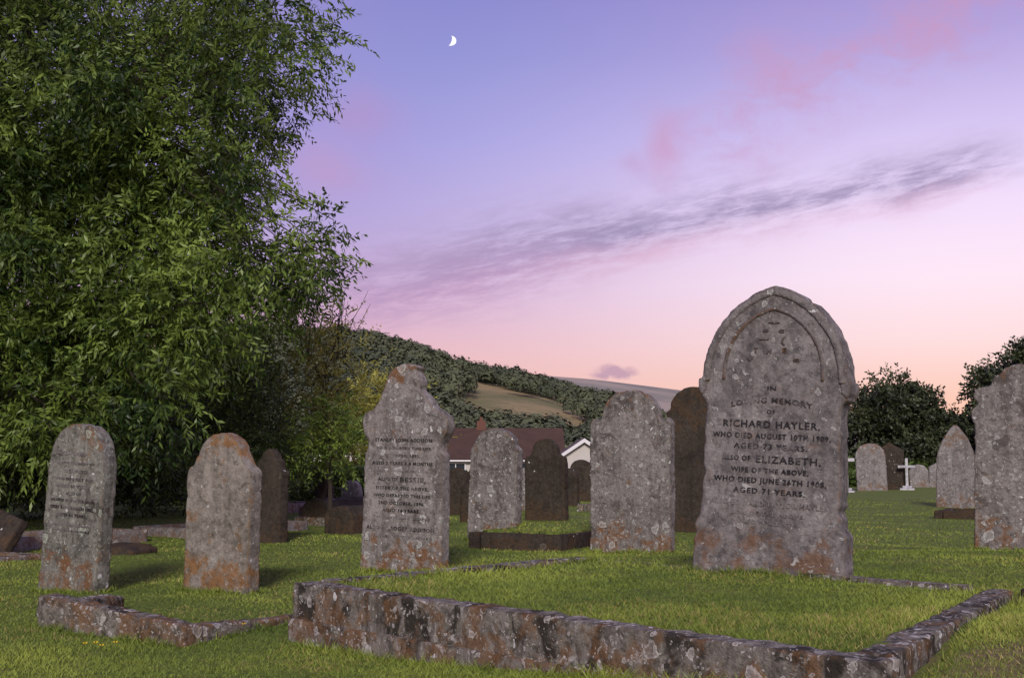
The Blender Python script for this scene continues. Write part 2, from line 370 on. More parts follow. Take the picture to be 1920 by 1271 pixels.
def stone(xy,yaw,lean,half,thick,mat,label,lines=None,ink=None,vox=.012,amt=.010,pitch=0,z=None,outline=None,sink=.06,faded=None):
    x,y=xy; zz=float(g0(x,y)) if z is None else z
    SEED[0]+=1
    o=outline or full(half); o=[(a,(c if c>0.001 else -sink)) for a,c in o]; o=chip(o,.008,SEED[0])
    e=addobj("gravestone",None,None,(x,y,zz),label=label,category="gravestone",group="gravestones in the churchyard")
    e.rotation_euler=(math.radians(pitch),math.radians(lean),math.radians(-yaw))
    s=addobj("slab",extr("slab",o,-thick/2,thick/2),mat,parent=e)
    if lines: weather(s,vox,.005,.005)
    else: weather(s,vox,amt)
    if lines:
        for i,ln in enumerate(lines):
            ik=(faded or {}).get(i,ink)
            addobj("inscription",textmesh("inscription",[ln],-thick/2-.001),ik,parent=e)
    return e
# main stone
SX,SZ=.90,.972
half=[(.44,0),(.44,.24)]+[(.432,.262),(.418,.285),(.405,.30)]+[(.39,.88),(.402,.90),(.425,.915),(.432,1.0)]+[(-.088+.512*math.cos(a),1.0+.512*math.sin(a)) for a in np.linspace(.06,math.acos(.088/.512)-.03,22)]+[(0,1.505)]
half=[(x*SX,z*SZ) for x,z in half]
L=[("IN",.045,.022,.945),("LOVING MEMORY",.42,.027,.885,.9),("OF",.045,.02,.828),("RICHARD HAYLER,",.50,.035,.765),("WHO DIED AUGUST 10TH 1909,",.61,.027,.706),("AGED 73 YEARS.",.38,.027,.654),
("ALSO OF",.15,.026,.592,None,-.175),("ELIZABETH,",.33,.035,.592,None,.095),("WIFE OF THE ABOVE,",.40,.025,.535),("WHO DIED JUNE 26TH 1908,",.58,.027,.485),("AGED 71 YEARS.",.37,.027,.433),
("ALSO EDWARD TAYLOR HAYLER",.61,.027,.372),("SON OF THE ABOVE,",.38,.018,.322),("DIED APRIL 9TH",.30,.020,.278)]
ms=stone((1.285,5.93),33,3.4,half,.13,m_main,"tall grey gothic-arched gravestone with lichen and dark lettering inside kerbed plot",L,m_ink,vox=.0095,z=.225,faded={0:m_ink2,2:m_ink2,11:m_ink3,12:m_ink3,13:m_ink3,1:m_ink2})
def goth(w_,h_,z0,n=16,low=.0):
    R=(w_*w_+h_*h_)/(2*w_); amax=math.asin(min(1,h_/R)); 
    r=[(w_-R+R*math.cos(a),z0+R*math.sin(a)) for a in np.linspace(0,amax,n)]
    r=[(w_,z0-low)]+r if low else r
    r=[(x*SX,z*SZ) for x,z in r]
    return [(-x,z) for x,z in r]+[(x,z) for x,z in reversed(r)][1:]
mo=addobj("arch_moulding",strip("arch_moulding",goth(.392,.468,1.0,18),.05,-.055,-.076),m_main,parent=ms); weather(mo,.008,.008)
mo2=addobj("arch_moulding",strip("arch_moulding",goth(.285,.34,1.04,16,.03),.024,-.055,-.076),m_main,parent=ms); weather(mo2,.007,.008)
for sx_ in (-1,1):
    me=extr("corbel",[(sx_*.35,.925),(sx_*.375,.895),(sx_*.395,.93),(sx_*.398,.985),(sx_*.34,.985)],-.070,.07)
    cb=addobj("corbel",me,m_main,parent=ms); weather(cb,.008,.010)
for tx_,w_,h_,z_,xo in (("T",.022,.026,1.135,-.09),("H",.022,.026,1.13,-.02),("E",.02,.026,1.135,.06),("~",.05,.02,1.19,-.05),("(",.02,.03,1.185,.05),("s",.03,.02,1.235,-.04),("~",.06,.02,1.275,0),("c",.03,.022,1.235,.04),("v",.03,.02,1.09,-.12),("c",.03,.02,1.09,.12)):
    addobj("carved_relief",textmesh("carved_relief",[(tx_,w_,h_,z_,None,xo)],-.066,.006),m_main,parent=ms)
# stone with broken ogee top
half=[(.37,0),(.36,.86),(.335,.885),(.33,.94),(.345,.97)]+arc(.335,1.08,.06,.10,-55,75,8)+[(.31,1.19),(.27,1.215),(.235,1.27),(.205,1.34)]+arc(0,1.36,.19,.175,15,90,10)
o=full(half)
o=[(x-(.05 if (x>.12 and z>1.3) else 0)-( .02 if x>.2 and z>1.15 else 0),z) for x,z in o]
L=[("STANLEY JOHN ADDISON",.52,.026,.965),("WHO DEPARTED THIS LIFE",.50,.02,.905),("9TH APRIL 1895,",.32,.023,.850),("AGED 2 YEARS & 8 MONTHS.",.56,.024,.793),("Suffer little children to come unto me",.58,.017,.738),
("ALSO OF",.18,.026,.675,None,-.13),("BESSIE,",.23,.034,.675,None,.10),("SISTER OF THE ABOVE,",.48,.024,.61),("WHO DEPARTED THIS LIFE",.52,.024,.555),("2ND OCTOBER, 1896,",.42,.025,.50),("AGED 16 YEARS.",.34,.024,.447),
("THY WILL BE DONE",.52,.017,.395),("ALSO OF ROGER ADDISON,",.63,.028,.315),("FATHER OF THE ABOVE",.5,.018,.255)]
stone((-.80,8.8),31,1.5,None,.11,m_add,"grey gravestone with broken ogee top, dark lettering and brown stains",L,m_ink,outline=o,faded={1:m_ink2,2:m_ink2,4:m_ink3,11:m_ink3,12:m_ink2,13:m_ink3})
half=[(.27,0),(.265,.80),(.25,.83),(.25,.85)]+arc(0,.84,.245,.215,5,90,14)
L=[("SACRED",.2,.02,.86),("IN LOVING MEMORY OF",.34,.016,.80),("GEORGE",.2,.022,.75),("WHO DIED JULY 1887,",.36,.018,.70),("AGED 68 YEARS.",.3,.018,.655),("ALSO OF",.14,.018,.61),("BELOVED WIFE OF THE ABOVE",.40,.018,.565),("DIED 24TH MARCH 1882,",.40,.02,.52),("AGED 44 YEARS.",.28,.02,.475),("Blessed are they that mourn",.34,.014,.415),("for they shall be comforted",.34,.014,.38)]
stone((-2.77,7.53),30,3.2,half,.11,m_s1,"rounded grey gravestone leaning slightly, covered with pale lichen rings",L,m_ink2,faded={0:m_ink3,1:m_ink3,9:m_ink3,2:m_ink3})
half=[(.275,0),(.27,.74),(.255,.765),(.215,.785),(.205,.83),(.185,.84)]+arc(0,.83,.18,.155,8,90,12)
stone((-1.82,7.44),30,1.0,half,.11,m_s2,"plain buff stone gravestone with stepped shoulders and orange lichen top")
half=[(.215,0),(.205,.66)]+arc(.185,.70,.035,.045,-70,80,6)+[(.15,.76),(.145,.79)]+arc(.125,.81,.03,.03,-50,80,5)+[(.10,.85),(.07,.92),(0,.965)]
stone((-2.50,12.2),34,1.5,half,.12,m_dark,"dark narrow gravestone with knobbed shoulders and pointed top",vox=.014)
half=[(.29,0),(.285,.93),(.255,.945),(.25,.965)]+arc(0,.95,.24,.195,6,90,12)
stone((-.19,12.1),30,2.4,half,.12,m_s7,"round-headed gravestone with orange edges, leaning, lichen rings on face",vox=.014)
half=[(.32,0),(.315,.82)]+arc(.26,.83,.055,.07,0,80,6)+[(.225,.91),(.20,.95)]+arc(0,.95,.20,.20,0,90,12)
stone((.49,16.7),28,-.5,half,.13,m_dark,"dark brown gravestone with bell-shaped head and rounded shoulders",vox=.018)
half=[(.38,0),(.385,1.12),(.36,1.15),(.345,1.17),(.33,1.13),(.275,1.15),(.27,1.18)]+arc(0,1.17,.265,.24,3,90,14)
stone((1.04,10.3),30,.6,half,.11,m_s7,"round-headed gravestone with notched ears and crusted white lichen",vox=.013)
half=[(.35,0),(.345,1.42),(.315,1.43)]+arc(0,1.43,.30,.27,2,90,12)
stone((2.15,13.8),30,0,half,.12,m_dark,"tall dark brown gravestone with rounded head",vox=.018)
half=[(.31,0),(.30,.86),(.325,.90),(.325,.96),(.29,.985),(.27,1.0)]+arc(.25,1.06,.055,.06,-60,70,6)+[(.22,1.12),(.19,1.13),(.17,1.19),(.13,1.21),(.10,1.25),(.05,1.27),(0,1.29)]
stone((3.47,8.06),30,1.5,half,.12,m_s7,"lichen-spotted gravestone with ornate scrolled shoulders on grass",vox=.012)
half=[(.36,0),(.35,.68),(.33,.72),(.345,.85),(.30,1.02),(.22,1.22),(.12,1.38),(.05,1.46),(0,1.50)]
stone((8.05,21.4),30,.5,half,.14,m_far,"pale gravestone with pointed leaf-shaped head in the lawn",vox=.022)
def rnd(w_,h_): return [(w_,0),(w_,h_-w_*.8)]+arc(0,h_-w_*.8,w_*.96,w_*.8,4,90,8)
def gab(w_,h_): return [(w_,0),(w_,h_-w_*.6),(w_*1.06,h_-w_*.58),(0,h_)]
for xy,yw,hf,mt,lb in [((1.47,24.8),25,rnd(.25,.86),m_dark,"small brown round-topped gravestone beside tall stones"),
 ((-.83,18.2),28,rnd(.17,.72),m_dark,"small dark rounded gravestone half hidden behind others"),
 ((-.72,19.6),28,rnd(.15,.66),m_dark,"small dark rounded gravestone half hidden behind others"),
 ((.19,19.5),28,gab(.16,.62),m_far,"small grey gabled gravestone behind a round one"),
 ((.3,27.5),28,rnd(.22,.7),m_far,"small grey rounded gravestone behind a dark one"),
 ((1.95,29.0),28,rnd(.22,.7),m_dark,"small dark rounded gravestone behind taller stones"),
 ((10.3,33.8),20,rnd(.42,1.36),m_far,"grey shouldered gravestone with rounded head on lawn"),
 ((11.15,34.8),20,gab(.40,1.38),m_dark,"dark gable-topped gravestone on lawn"),
 ((13.1,38.0),20,rnd(.30,.75),m_far,"small pale rounded gravestone on lawn near trees"),
 ((13.9,38.5),20,gab(.30,.82),m_far,"small pale gabled gravestone on lawn near trees"),
 ((14.5,39.3),20,rnd(.34,.9),m_far,"small pale rounded gravestone on lawn near trees"),
 ((12.4,45),20,rnd(.3,.8),m_far,"small pale rounded gravestone on lawn near trees"),
 ((-4.3,17.5),30,rnd(.24,.55),m_dark,"small dark rounded gravestone under the trees"),
 ((-1.0,14.9),30,rnd(.19,.5),m_dark,"small dark rounded gravestone half hidden behind others"),
 ((-2.6,19.2),30,rnd(.2,.5),m_far,"small grey rounded gravestone near the hedge"),
 ((-3.3,20.8),30,gab(.2,.5),m_dark,"small dark gabled gravestone near the hedge"),
 ((-2.1,20.4),30,rnd(.2,.6),m_dark,"small dark rounded gravestone near the hedge"),
 ((-.55,16.0),30,gab(.16,.55),m_dark,"small dark gabled gravestone half hidden behind others"),
 ((1.05,22.0),28,rnd(.2,.7),m_dark,"small dark rounded gravestone behind taller stones"),
 ((-1.35,24.0),28,rnd(.24,.7),m_dark,"small dark rounded gravestone near the hedge"),
 ((.85,31.0),28,gab(.24,.75),m_far,"small grey gabled gravestone behind a dark one"),
 ((-5.2,14.2),30,rnd(.2,.6),m_dark,"small dark rounded gravestone under the trees"),
 ((-.35,23.0),30,rnd(.2,.6),m_far,"small grey rounded gravestone near the hedge"),
 ((2.9,22.5),25,rnd(.25,.8),m_far,"grey rounded gravestone partly hidden by large stone"),
 ]:
    stone(xy,yw,random.uniform(-2,2),hf,.13,mt,lb,vox=.025,amt=.015)
def cross(xy,yaw,h,sp,aw,lb):
    x,y=xy; e=addobj("grave_cross",None,None,(x,y,float(g(x,y))),label=lb,category="cross",group="white crosses")
    e.rotation_euler=(0,0,math.radians(-yaw)); a=aw; zc=h-.27*h
    o=[(-a,.12),(a,.12),(a,zc-a),(sp,zc-a),(sp,zc+a),(a,zc+a),(a,h),(-a,h),(-a,zc+a),(-sp,zc+a),(-sp,zc-a),(-a,zc-a)]
    s=addobj("cross",extr("cross",o,-a,a),m_white,parent=e); bv=s.modifiers.new("b",'BEVEL'); bv.width=.008
    for k,(ww,z0,z1) in enumerate(((.20,-.03,.05),(.13,.05,.12))):
        s=addobj("plinth",extr("plinth",[(-ww,z0),(ww,z0),(ww,z1),(-ww,z1)],-ww,ww),m_white,parent=e); bv=s.modifiers.new("b",'BEVEL'); bv.width=.01
cross((11.5,34.4),20,.92,.24,.038,"white marble cross on stepped plinth standing on lawn")
cross((9.06,32.0),20,1.2,.22,.045,"tall white marble cross partly hidden by large gravestone")
# ---------------- kerbs
def boxk(name,p,q,w_,z0p,z1p,z0q=None,z1q=None,shift=0,mat=m_kerb,parent=None,vox=.012,amt=.014):
    p=np.array(p,float);q=np.array(q,float); z0q=z0p if z0q is None else z0q; z1q=z1p if z1q is None else z1q
    e=(q-p)/np.linalg.norm(q-p); n=np.array([-e[1],e[0]])
    pts=[]
    for P_,z0,z1 in ((p,z0p,z1p),(q,z0q,z1q)):
        for s_ in (shift,shift+w_):
            for z_ in (z0,z1): pts.append((P_[0]+n[0]*s_,P_[1]+n[1]*s_,z_))
    me=bpy.data.meshes.new(name); me.from_pydata(pts,[],[(0,1,3,2),(4,6,7,5),(0,4,5,1),(2,3,7,6),(1,5,7,3),(0,2,6,4)])
    bm=bmesh.new(); bm.from_mesh(me); bmesh.ops.recalc_face_normals(bm,faces=bm.faces); bm.to_mesh(me); bm.free()
    o=addobj(name,me,mat,parent=parent); weather(o,vox,amt,amt*.8); return o
kb=addobj("grave_kerb",None,None,(0,0,0),label="raised lichen-crusted stone kerb enclosing a grassy grave plot",category="grave kerb",group="stone grave kerbs")
def segs(P,Q,n,w_,gap=.0,**k):
    for i in range(n):
        a=i/n+gap*(i>0); b_=(i+1)/n-gap*(i<n-1)
        boxk("kerb_stone",P+(Q-P)*a,P+(Q-P)*b_,w_,parent=kb,**k)
eAB=(B-A)/np.linalg.norm(B-A)
segs(A,B,2,.115,z0p=.085,z1p=.258,gap=.0003,vox=.009,amt=.018)
boxk("plinth",A-eAB*.01,A+(B-A)*.99,.11,-.12,.098,-.1,.11,shift=-.016,parent=kb)
segs(B+(C-B)*.065,B+(C-B)*1.0,1,.11,z0p=-.02,z1p=.258,vox=.009,amt=.018)
segs(C+(D-C)*.07,C+(D-C)*.45,1,.10,z0p=-.02,z1p=.266)
segs(C+(D-C)*.455,D,1,.10,z0p=-.02,z1p=.243)
segs(D+(A-D)*.06,A+(D-A)*.07,1,.12,z0p=-.05,z1p=.262)
kb2=addobj("grave_kerb",None,None,(0,0,0),label="low sunken broken stone kerb before rounded gravestone",category="grave kerb",group="stone grave kerbs")
boxk("kerb_stone",(-2.33,5.86),(-1.46,5.33),.12,-.08,.155,-.08,.075,parent=kb2,amt=.025)
boxk("kerb_stone",(-1.44,5.38),(-1.22,5.76),.10,-.08,.07,-.08,.05,parent=kb2,amt=.025)
boxk("kerb_stone",(-1.21,5.78),(-1.02,6.1),.08,-.08,.045,-.08,.035,parent=kb2,amt=.02)
boxk("kerb_stone",(-2.20,6.5),(-2.28,5.98),.10,-.08,.08,-.08,.13,parent=kb2,amt=.025)
kb3=addobj("grave_kerb",None,None,(0,0,0),label="flat stone kerb of a neighbouring grave set in grass",category="grave kerb",group="stone grave kerbs")
boxk("kerb_stone",(2.165,5.05),(3.1,4.75),.11,.1,.262,.1,.265,parent=kb3,shift=0)
def plot(cx,cy,yaw,lx,ly,h,mat,lb,w_=.12):
    e=addobj("grave_kerb",None,None,(cx,cy,float(g0(cx,cy))),label=lb,category="grave kerb",group="stone grave kerbs"); a=math.radians(-yaw); e.rotation_euler=(0,0,a)
    cs=[(-lx/2,-ly/2),(lx/2,-ly/2),(lx/2,ly/2),(-lx/2,ly/2)]
    for i in range(4):
        p=np.array(cs[i]);q=np.array(cs[(i+1)%4]); ee=(q-p)/np.linalg.norm(q-p)
        boxk("kerb_stone",p+ee*(w_+.003),q,w_,-.06,h,mat=mat,parent=e,vox=.02,amt=.012)
    return e
plot(.52,11.9,30,1.0,2.0,.16,m_dark,"dark stone kerb around a raised grassy grave")
plot(-1.9,15.6,30,.9,1.9,.12,m_kerb,"weathered low grave kerb among older tombs")
plot(-3.3,13.6,30,.9,1.9,.10,m_far,"pale flat kerb around a grave under the trees")
plot(-4.6,11.6,30,.9,1.9,.10,m_far,"pale flat kerb around a grave under the trees")
plot(-4.75,9.4,30,.9,1.8,.06,m_kerb,"low flat grave kerb beside leaning slab in shade")
plot(-.6,20.5,30,.9,1.8,.15,m_far,"pale low grave kerb between gravestones")
plot(1.9,20.0,30,.9,1.8,.13,m_kerb,"weathered low grave kerb among older tombs")
plot(.2,25.5,30,.9,1.8,.15,m_far,"pale low grave kerb between gravestones")
plot(-3.8,19.0,30,.9,1.8,.15,m_far,"pale low grave kerb between gravestones")
plot(-2.3,18.0,30,.9,1.8,.15,m_far,"pale low grave kerb between gravestones")
plot(6.6,17.2,30,.7,1.2,.10,m_dark,"dark low grave kerb in front of pointed stone")
def coped(xy,yaw,l,wd,h,lb,mat):
    x,y=xy
    o=[(-wd/2,-.05),(wd/2,-.05),(wd/2,h*.68),(wd*.3,h*.92),(0,h),(-wd*.3,h*.92),(-wd/2,h*.68)]
    me=extr("coped_tomb",o,-l/2,l/2); ob=addobj("coped_tomb",me,mat,(x,y,float(g(x,y))),label=lb,category="tomb",group="coped tombs"); ob.rotation_euler=(0,0,math.radians(-yaw)); weather(ob,.018,.012)
coped((-2.15,15.5),32,1.3,.42,.36,"low grey coped tomb with ridged lid",m_dark)
coped((-1.85,13.7),32,.5,.42,.31,"dark squat stone tomb block",m_dark)
ls=addobj("fallen_slab",extr("fallen_slab",[(-.2,-.03),(.2,-.05),(.21,.07),(.1,.10),(-.18,.08)],-.18,.18),m_dark,(-3.35,10.3,0.0),label="dark broken stone slab fallen in the grass",category="stone slab"); ls.rotation_euler=(.05,.1,-.3); weather(ls,.018,.015)
ls=addobj("leaning_slab",extr("leaning_slab",[(-.20,-.1),(.20,-.1),(.18,.36),(-.18,.38)],-.05,.05),m_dark,(-4.65,10.6,0.0),label="dark stone slab leaning back at an angle",category="stone slab"); ls.rotation_euler=(-.5,.2,-.5); weather(ls,.018,.015)
# ---------------- foliage
def leaves(P0,Dr,nl,L,W,tl,droop,r,spread=.75,cs=None):
    N=len(P0); t_=np.linspace(.12,1,nl)[None,:,None]
    curve=np.array([0,0,-1.])*droop
    pos=P0[:,None,:]+Dr[:,None,:]*tl[:,None,None]*t_+curve[None,None,:]*(t_**2)*tl[:,None,None]*.6
    side=np.cross(Dr,r.normal(size=(N,3))); side/=np.linalg.norm(side,axis=1,keepdims=True)+1e-9
    sg=np.where(np.arange(nl)%2==0,1,-1)[None,:,None]
    ld=Dr[:,None,:]*.55+side[:,None,:]*sg*spread+np.array([0,0,-1.])*droop*.8+r.normal(size=(N,nl,3))*.28
    ld/=np.linalg.norm(ld,axis=2,keepdims=True)
    ll=L*(.6+.7*r.random((N,nl,1)))
    nrm=np.cross(ld,r.normal(size=(N,nl,3))); nrm/=np.linalg.norm(nrm,axis=2,keepdims=True)
    a=pos; tip=pos+ld*ll; mid=pos+ld*ll*.45; ww=W*(.7+.5*r.random((N,nl,1)))/2
    v=np.stack([a,mid+nrm*ww,tip,mid-nrm*ww],2).reshape(-1,3)
    f=np.arange(len(v)).reshape(-1,4)
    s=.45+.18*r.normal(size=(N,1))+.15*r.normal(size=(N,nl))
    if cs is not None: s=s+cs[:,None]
    s=np.repeat(np.clip(s,0,1).reshape(-1),4)
    return v,f,s
def crown(cl,ntw,nl,L,W,tl,droop,seed,up=.1,cvar=.22):
    r=np.random.default_rng(seed); PP=[];DD=[];CS=[]
    for (cx,cy,cz,rad) in cl:
        n=max(6,int(ntw*(rad/.6)**2)); d_=r.normal(size=(n,3)); d_/=np.linalg.norm(d_,axis=1,keepdims=True)
        rr=rad*(r.random((n,1))**.45); p=np.array([cx,cy,cz])+d_*rr*np.array([1,1,.7])
        q=d_+np.array([0,0,up])+r.normal(size=(n,3))*.35; q/=np.linalg.norm(q,axis=1,keepdims=True)
        PP.append(p);DD.append(q);CS.append(np.full(n,r.normal()*cvar)+.25*d_[:,2]*(rr[:,0]/rad))  # clump tops lighter, undersides darker: light and shade put into leaf colour
    P0=np.concatenate(PP);Dr=np.concatenate(DD); T=tl*(.6+.8*r.random(len(P0)))
    return leaves(P0,Dr,nl,L,W,T,droop,r,cs=np.concatenate(CS))
def tubes(name,segsl,n=6):
    vs=[];fs=[]
    for pts,r0,r1 in segsl:
        m=len(pts); base=len(vs)
        for i,p in enumerate(pts):
            p=Vector(p); a=Vector(pts[max(0,i-1)]);c_=Vector(pts[min(m-1,i+1)]); tt=(c_-a).normalized()
            u=tt.cross(Vector((.3,.9,.1))).normalized(); v_=tt.cross(u); rad=r0+(r1-r0)*i/(m-1)
            for k in range(n):
                an=2*math.pi*k/n; vs.append(p+u*math.cos(an)*rad+v_*math.sin(an)*rad)
        for i in range(m-1):
            for k in range(n): a=base+i*n+k;b_=base+i*n+(k+1)%n; fs.append((a,b_,b_+n,a+n))
    me=bpy.data.meshes.new(name); me.from_pydata([tuple(v) for v in vs],[],fs); me.update()
    for p in me.polygons: p.use_smooth=True
    return me
m_bark,t,b=newmat("bark"); co=t.new('ShaderNodeTexCoord').outputs['Object']; n=t.noise(t.V('MULTIPLY',co,(12,12,2.5)),1,5,.7)
t.put(b.inputs['Base Color'],t.mix(n,(.02,.015,.012),(.065,.05,.04))); bp=t.new('ShaderNodeBump'); t.put(bp.inputs['Height'],n); bp.inputs['Distance'].default_value=.04; t.put(b.inputs['Normal'],bp.outputs[0])
def path(a,b_,k=6,wob=.15,sag=0,seed=0):
    r=random.Random(seed); a=Vector(a);b_=Vector(b_); L_=(b_-a).length; out=[]
    for i in range(k+1):
        t_=i/k; p=a.lerp(b_,t_); s_=math.sin(t_*math.pi)*wob*L_*.3
        out.append(p+Vector((r.uniform(-1,1)*s_,r.uniform(-1,1)*s_,math.sin(t_*math.pi)*sag)))
    return out
def tree(base,cl,mat,label,cat,trunk_r,fork,ntw,nl,L,W,tl,droop,seed,name="tree",hubs=8,up=.1,cvar=.22):
    e=addobj(name,None,None,base,label=label,category=cat)
    v,f,s=crown(cl,ntw,nl,L,W,tl,droop,seed,up,cvar); v=v-np.array(base)
    addobj("crown",fastmesh("crown",v,f,4,s),mat,parent=e)
    B0=Vector(base); F=Vector(fork); sg=[(path(Vector((0,0,-.2)),F-B0,5,.1,0,seed),trunk_r,trunk_r*.6)]
    rr=random.Random(seed); hb=rr.sample(cl,min(hubs,len(cl)))
    hb=[F.lerp(Vector(h[:3]),.62) for h in hb]
    for i,h in enumerate(hb): sg.append((path(F-B0+Vector((0,0,rr.uniform(-.2,.3))),h-B0,6,.22,.1,seed+i),trunk_r*.34,trunk_r*.10))
    for i,c_ in enumerate(cl):
        p=Vector(c_[:3]); h=min(hb,key=lambda q:(q-p).length)
        if (h-p).length<(F-p).length*.9: sg.append((path(h-B0,p-B0,5,.25,.08,seed+i*3),trunk_r*.075,.004))
    addobj("trunk",tubes("trunk",sg),m_bark,parent=e); return e
zb=[.8,1.15,1.7,2.25,2.5,2.8,3.35,3.6,3.8,4.2,4.6,5.0,5.25,5.6,6.3,7.2,8.0]
xb=[-4.0,-3.5,-2.9,-2.55,-2.1,-1.75,-1.9,-2.4,-2.7,-2.55,-2.5,-2.1,-1.95,-2.1,-2.5,-3.2,-4.5]
r=random.Random(11); cl=[]
while len(cl)<500:
    z_=r.uniform(.95,7.0); xm=np.interp(z_,zb,xb); y_=r.uniform(11.2,15.2)
    xm=xm*(y_/12.3)-.36; x_=r.uniform(-8.2,xm)
    if z_>6.2 and r.random()<.6: continue
    if z_<1.9 and x_>-5.2 and r.random()<.45: continue
    if z_<1.5 and x_<-5.5 and r.random()<.5: continue
    if x_>xm-1.1 and z_>3.2 and r.random()<.22: continue
    cl.append((x_,y_,z_,r.uniform(.28,.6)))
for (x_,z_,rd) in [(-2.0,5.25,.28),(-2.15,4.95,.26),(-2.4,5.5,.35),(-2.75,4.3,.3),(-2.55,4.15,.2),(-2.35,3.72,.2),(-2.2,3.5,.22),(-1.85,3.3,.22),(-2.0,3.05,.26),(-1.8,2.8,.22),(-2.1,2.62,.26),(-2.5,3.2,.4),(-2.4,2.8,.4),(-2.7,2.4,.4),(-3.05,2.1,.45),(-2.8,3.6,.35),(-2.9,4.8,.4),(-3.2,4.0,.4)]:
    cl.append((x_,12+r.uniform(-.3,.3),z_,rd))
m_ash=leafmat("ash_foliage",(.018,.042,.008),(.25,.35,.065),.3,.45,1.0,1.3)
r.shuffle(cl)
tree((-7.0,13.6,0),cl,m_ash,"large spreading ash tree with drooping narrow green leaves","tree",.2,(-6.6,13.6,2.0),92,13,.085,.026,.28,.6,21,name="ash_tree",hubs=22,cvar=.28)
m_yew=leafmat("yew_foliage",(.03,.05,.014),(.13,.19,.04),0)
r=random.Random(5)
def blobcl(cx,cy,z0,z1,rx,n,r,rad=(.3,.5),top=.5):
    out=[]
    while len(out)<n:
        z_=r.uniform(z0,z1); q_=(z_-z0)/(z1-z0); rr=rx*math.sqrt(max(.05,1-max(0,(q_-top)/(1-top+1e-6))**2))*(.75+.25*min(1,q_*4))
        a=r.uniform(0,6.28); k=math.sqrt(r.random()); out.append((cx+math.cos(a)*k*rr,cy+math.sin(a)*k*rr*.8,z_,r.uniform(*rad)))
    return out
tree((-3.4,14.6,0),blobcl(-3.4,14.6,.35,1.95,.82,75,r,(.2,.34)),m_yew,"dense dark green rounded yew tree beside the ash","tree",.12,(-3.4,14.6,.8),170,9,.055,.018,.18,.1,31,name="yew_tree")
for i,(x_,y_,h_,rx) in enumerate([(-6.2,17.0,2.4,1.5),(-8.6,17.5,2.6,1.6),(-4.9,19.8,2.3,1.2)]):
    tree((x_,y_,0),blobcl(x_,y_,.35,h_,rx,75,r,(.35,.55)),m_yew,"dark leafy shrub thicket under the tall tree","shrub",.1,(x_,y_,.8),75,9,.10,.035,.28,.2,41+i,name="shrub")
m_yel=leafmat("yellow_green_foliage",(.14,.135,.022),(.46,.44,.09),.35)
m_lg=leafmat("light_green_foliage",(.07,.12,.02),(.28,.38,.06),.3)
tree((-2.4,15.0,0),blobcl(-2.38,15.0,1.15,2.7,.55,56,r,(.16,.32),.6),m_yel,"sparse yellowing shrub with bare upright twigs","tree",.05,(-2.4,15.0,1.0),54,9,.065,.022,.24,.1,51,name="small_tree",up=.5)
tree((-2.2,14.2,0),blobcl(-2.18,14.2,.78,1.5,.4,36,r,(.16,.3),.6),m_lg,"light green leafy shrub near the yew","shrub",.04,(-2.2,14.2,.7),60,9,.07,.024,.2,.3,52,name="shrub")
tree((-2.7,24.5,0),blobcl(-2.7,24.5,.5,2.3,1.1,40,r,(.3,.5)),m_yel,"olive green bushy shrub by the hedge","shrub",.06,(-2.7,24.5,.6),65,9,.10,.04,.3,.1,53,name="shrub")
sg=[]
for i in range(12):
    a=(-2.35+random.uniform(-.35,.3),15.0,2.1); sg.append((path(a,(a[0]+random.uniform(-.2,.6),15.0,a[2]+random.uniform(.6,1.15)),5,.1,0,i),.009,.0022))
addobj("bare_shrub",tubes("dead_twigs",sg,4),m_bark,label="bare thin twigs rising above the yellow shrub",category="shrub")
def hedge(x0,x1,y0,y1,z1,mat,lb,n,seed,L=.06):
    r_=np.random.default_rng(seed); p=np.stack([r_.uniform(x0,x1,n),r_.uniform(y0,y1,n),r_.uniform(0,z1,n)],1)
    k=r_.random(n); top=k<.4; fr=(k>=.4)&(k<.85); p[top,2]=z1*(1+r_.normal(size=top.sum())*.02); p[fr,1]=y0+r_.normal(size=fr.sum())*.02
    gz=float(g((x0+x1)/2,y0)); p[:,2]+=gz
    d_=r_.normal(size=(n,3))+np.array([0,-.6,.6]); d_/=np.linalg.norm(d_,axis=1,keepdims=True)
    v,f,s=leaves(p,d_,6,L,L*.5,np.full(n,.1),0,r_)
    return addobj("hedge",fastmesh("hedge",v,f,4,s),mat,label=lb,category="hedge")
hedge(-7.5,-2.2,22.5,23.3,.6,m_yew,"clipped dark green boundary hedge",10000,61,.07)
hedge(-7.5,-2.6,27,28,.68,m_lg,"clipped lighter green garden hedge",6000,62,.09)
hedge(-3,12,40,41,.35,m_yew,"long dark boundary hedge before the bungalows",7000,63,.16)
hedge(12,45,58,60,1.6,m_yew,"dark hedgerow beneath the trees beyond the lawn",9000,64,.3)
hedge(-14,-7.6,21,22,1.0,m_lg,"bright green bushes beyond the trees",4000,65,.1)
m_flint,t,b=newmat("flint"); co=t.new('ShaderNodeTexCoord').outputs['Object']; vo=t.new('ShaderNodeTexVoronoi'); t.put(vo.inputs[0],co); vo.inputs['Scale'].default_value=16
t.put(b.inputs['Base Color'],t.mix(t.ramp01(vo.outputs['Distance'],.2,.5),t.mix(t.sep(vo.outputs['Color'])[0],(.1,.1,.1),(.3,.29,.3)),(.12,.1,.09)))
fw=addobj("flint_wall",extr("flint_wall",[(-2.5,-.05),(1.4,-.05),(1.4,.42),(-2.5,.42)],-.15,.15),m_flint,(-8.0,14.9,0),label="low grey flint wall under the trees",category="wall"); weather(fw,.03,.05)
m_dk=leafmat("dark_tree_foliage",(.014,.02,.009),(.06,.075,.03),0)
r=random.Random(9)
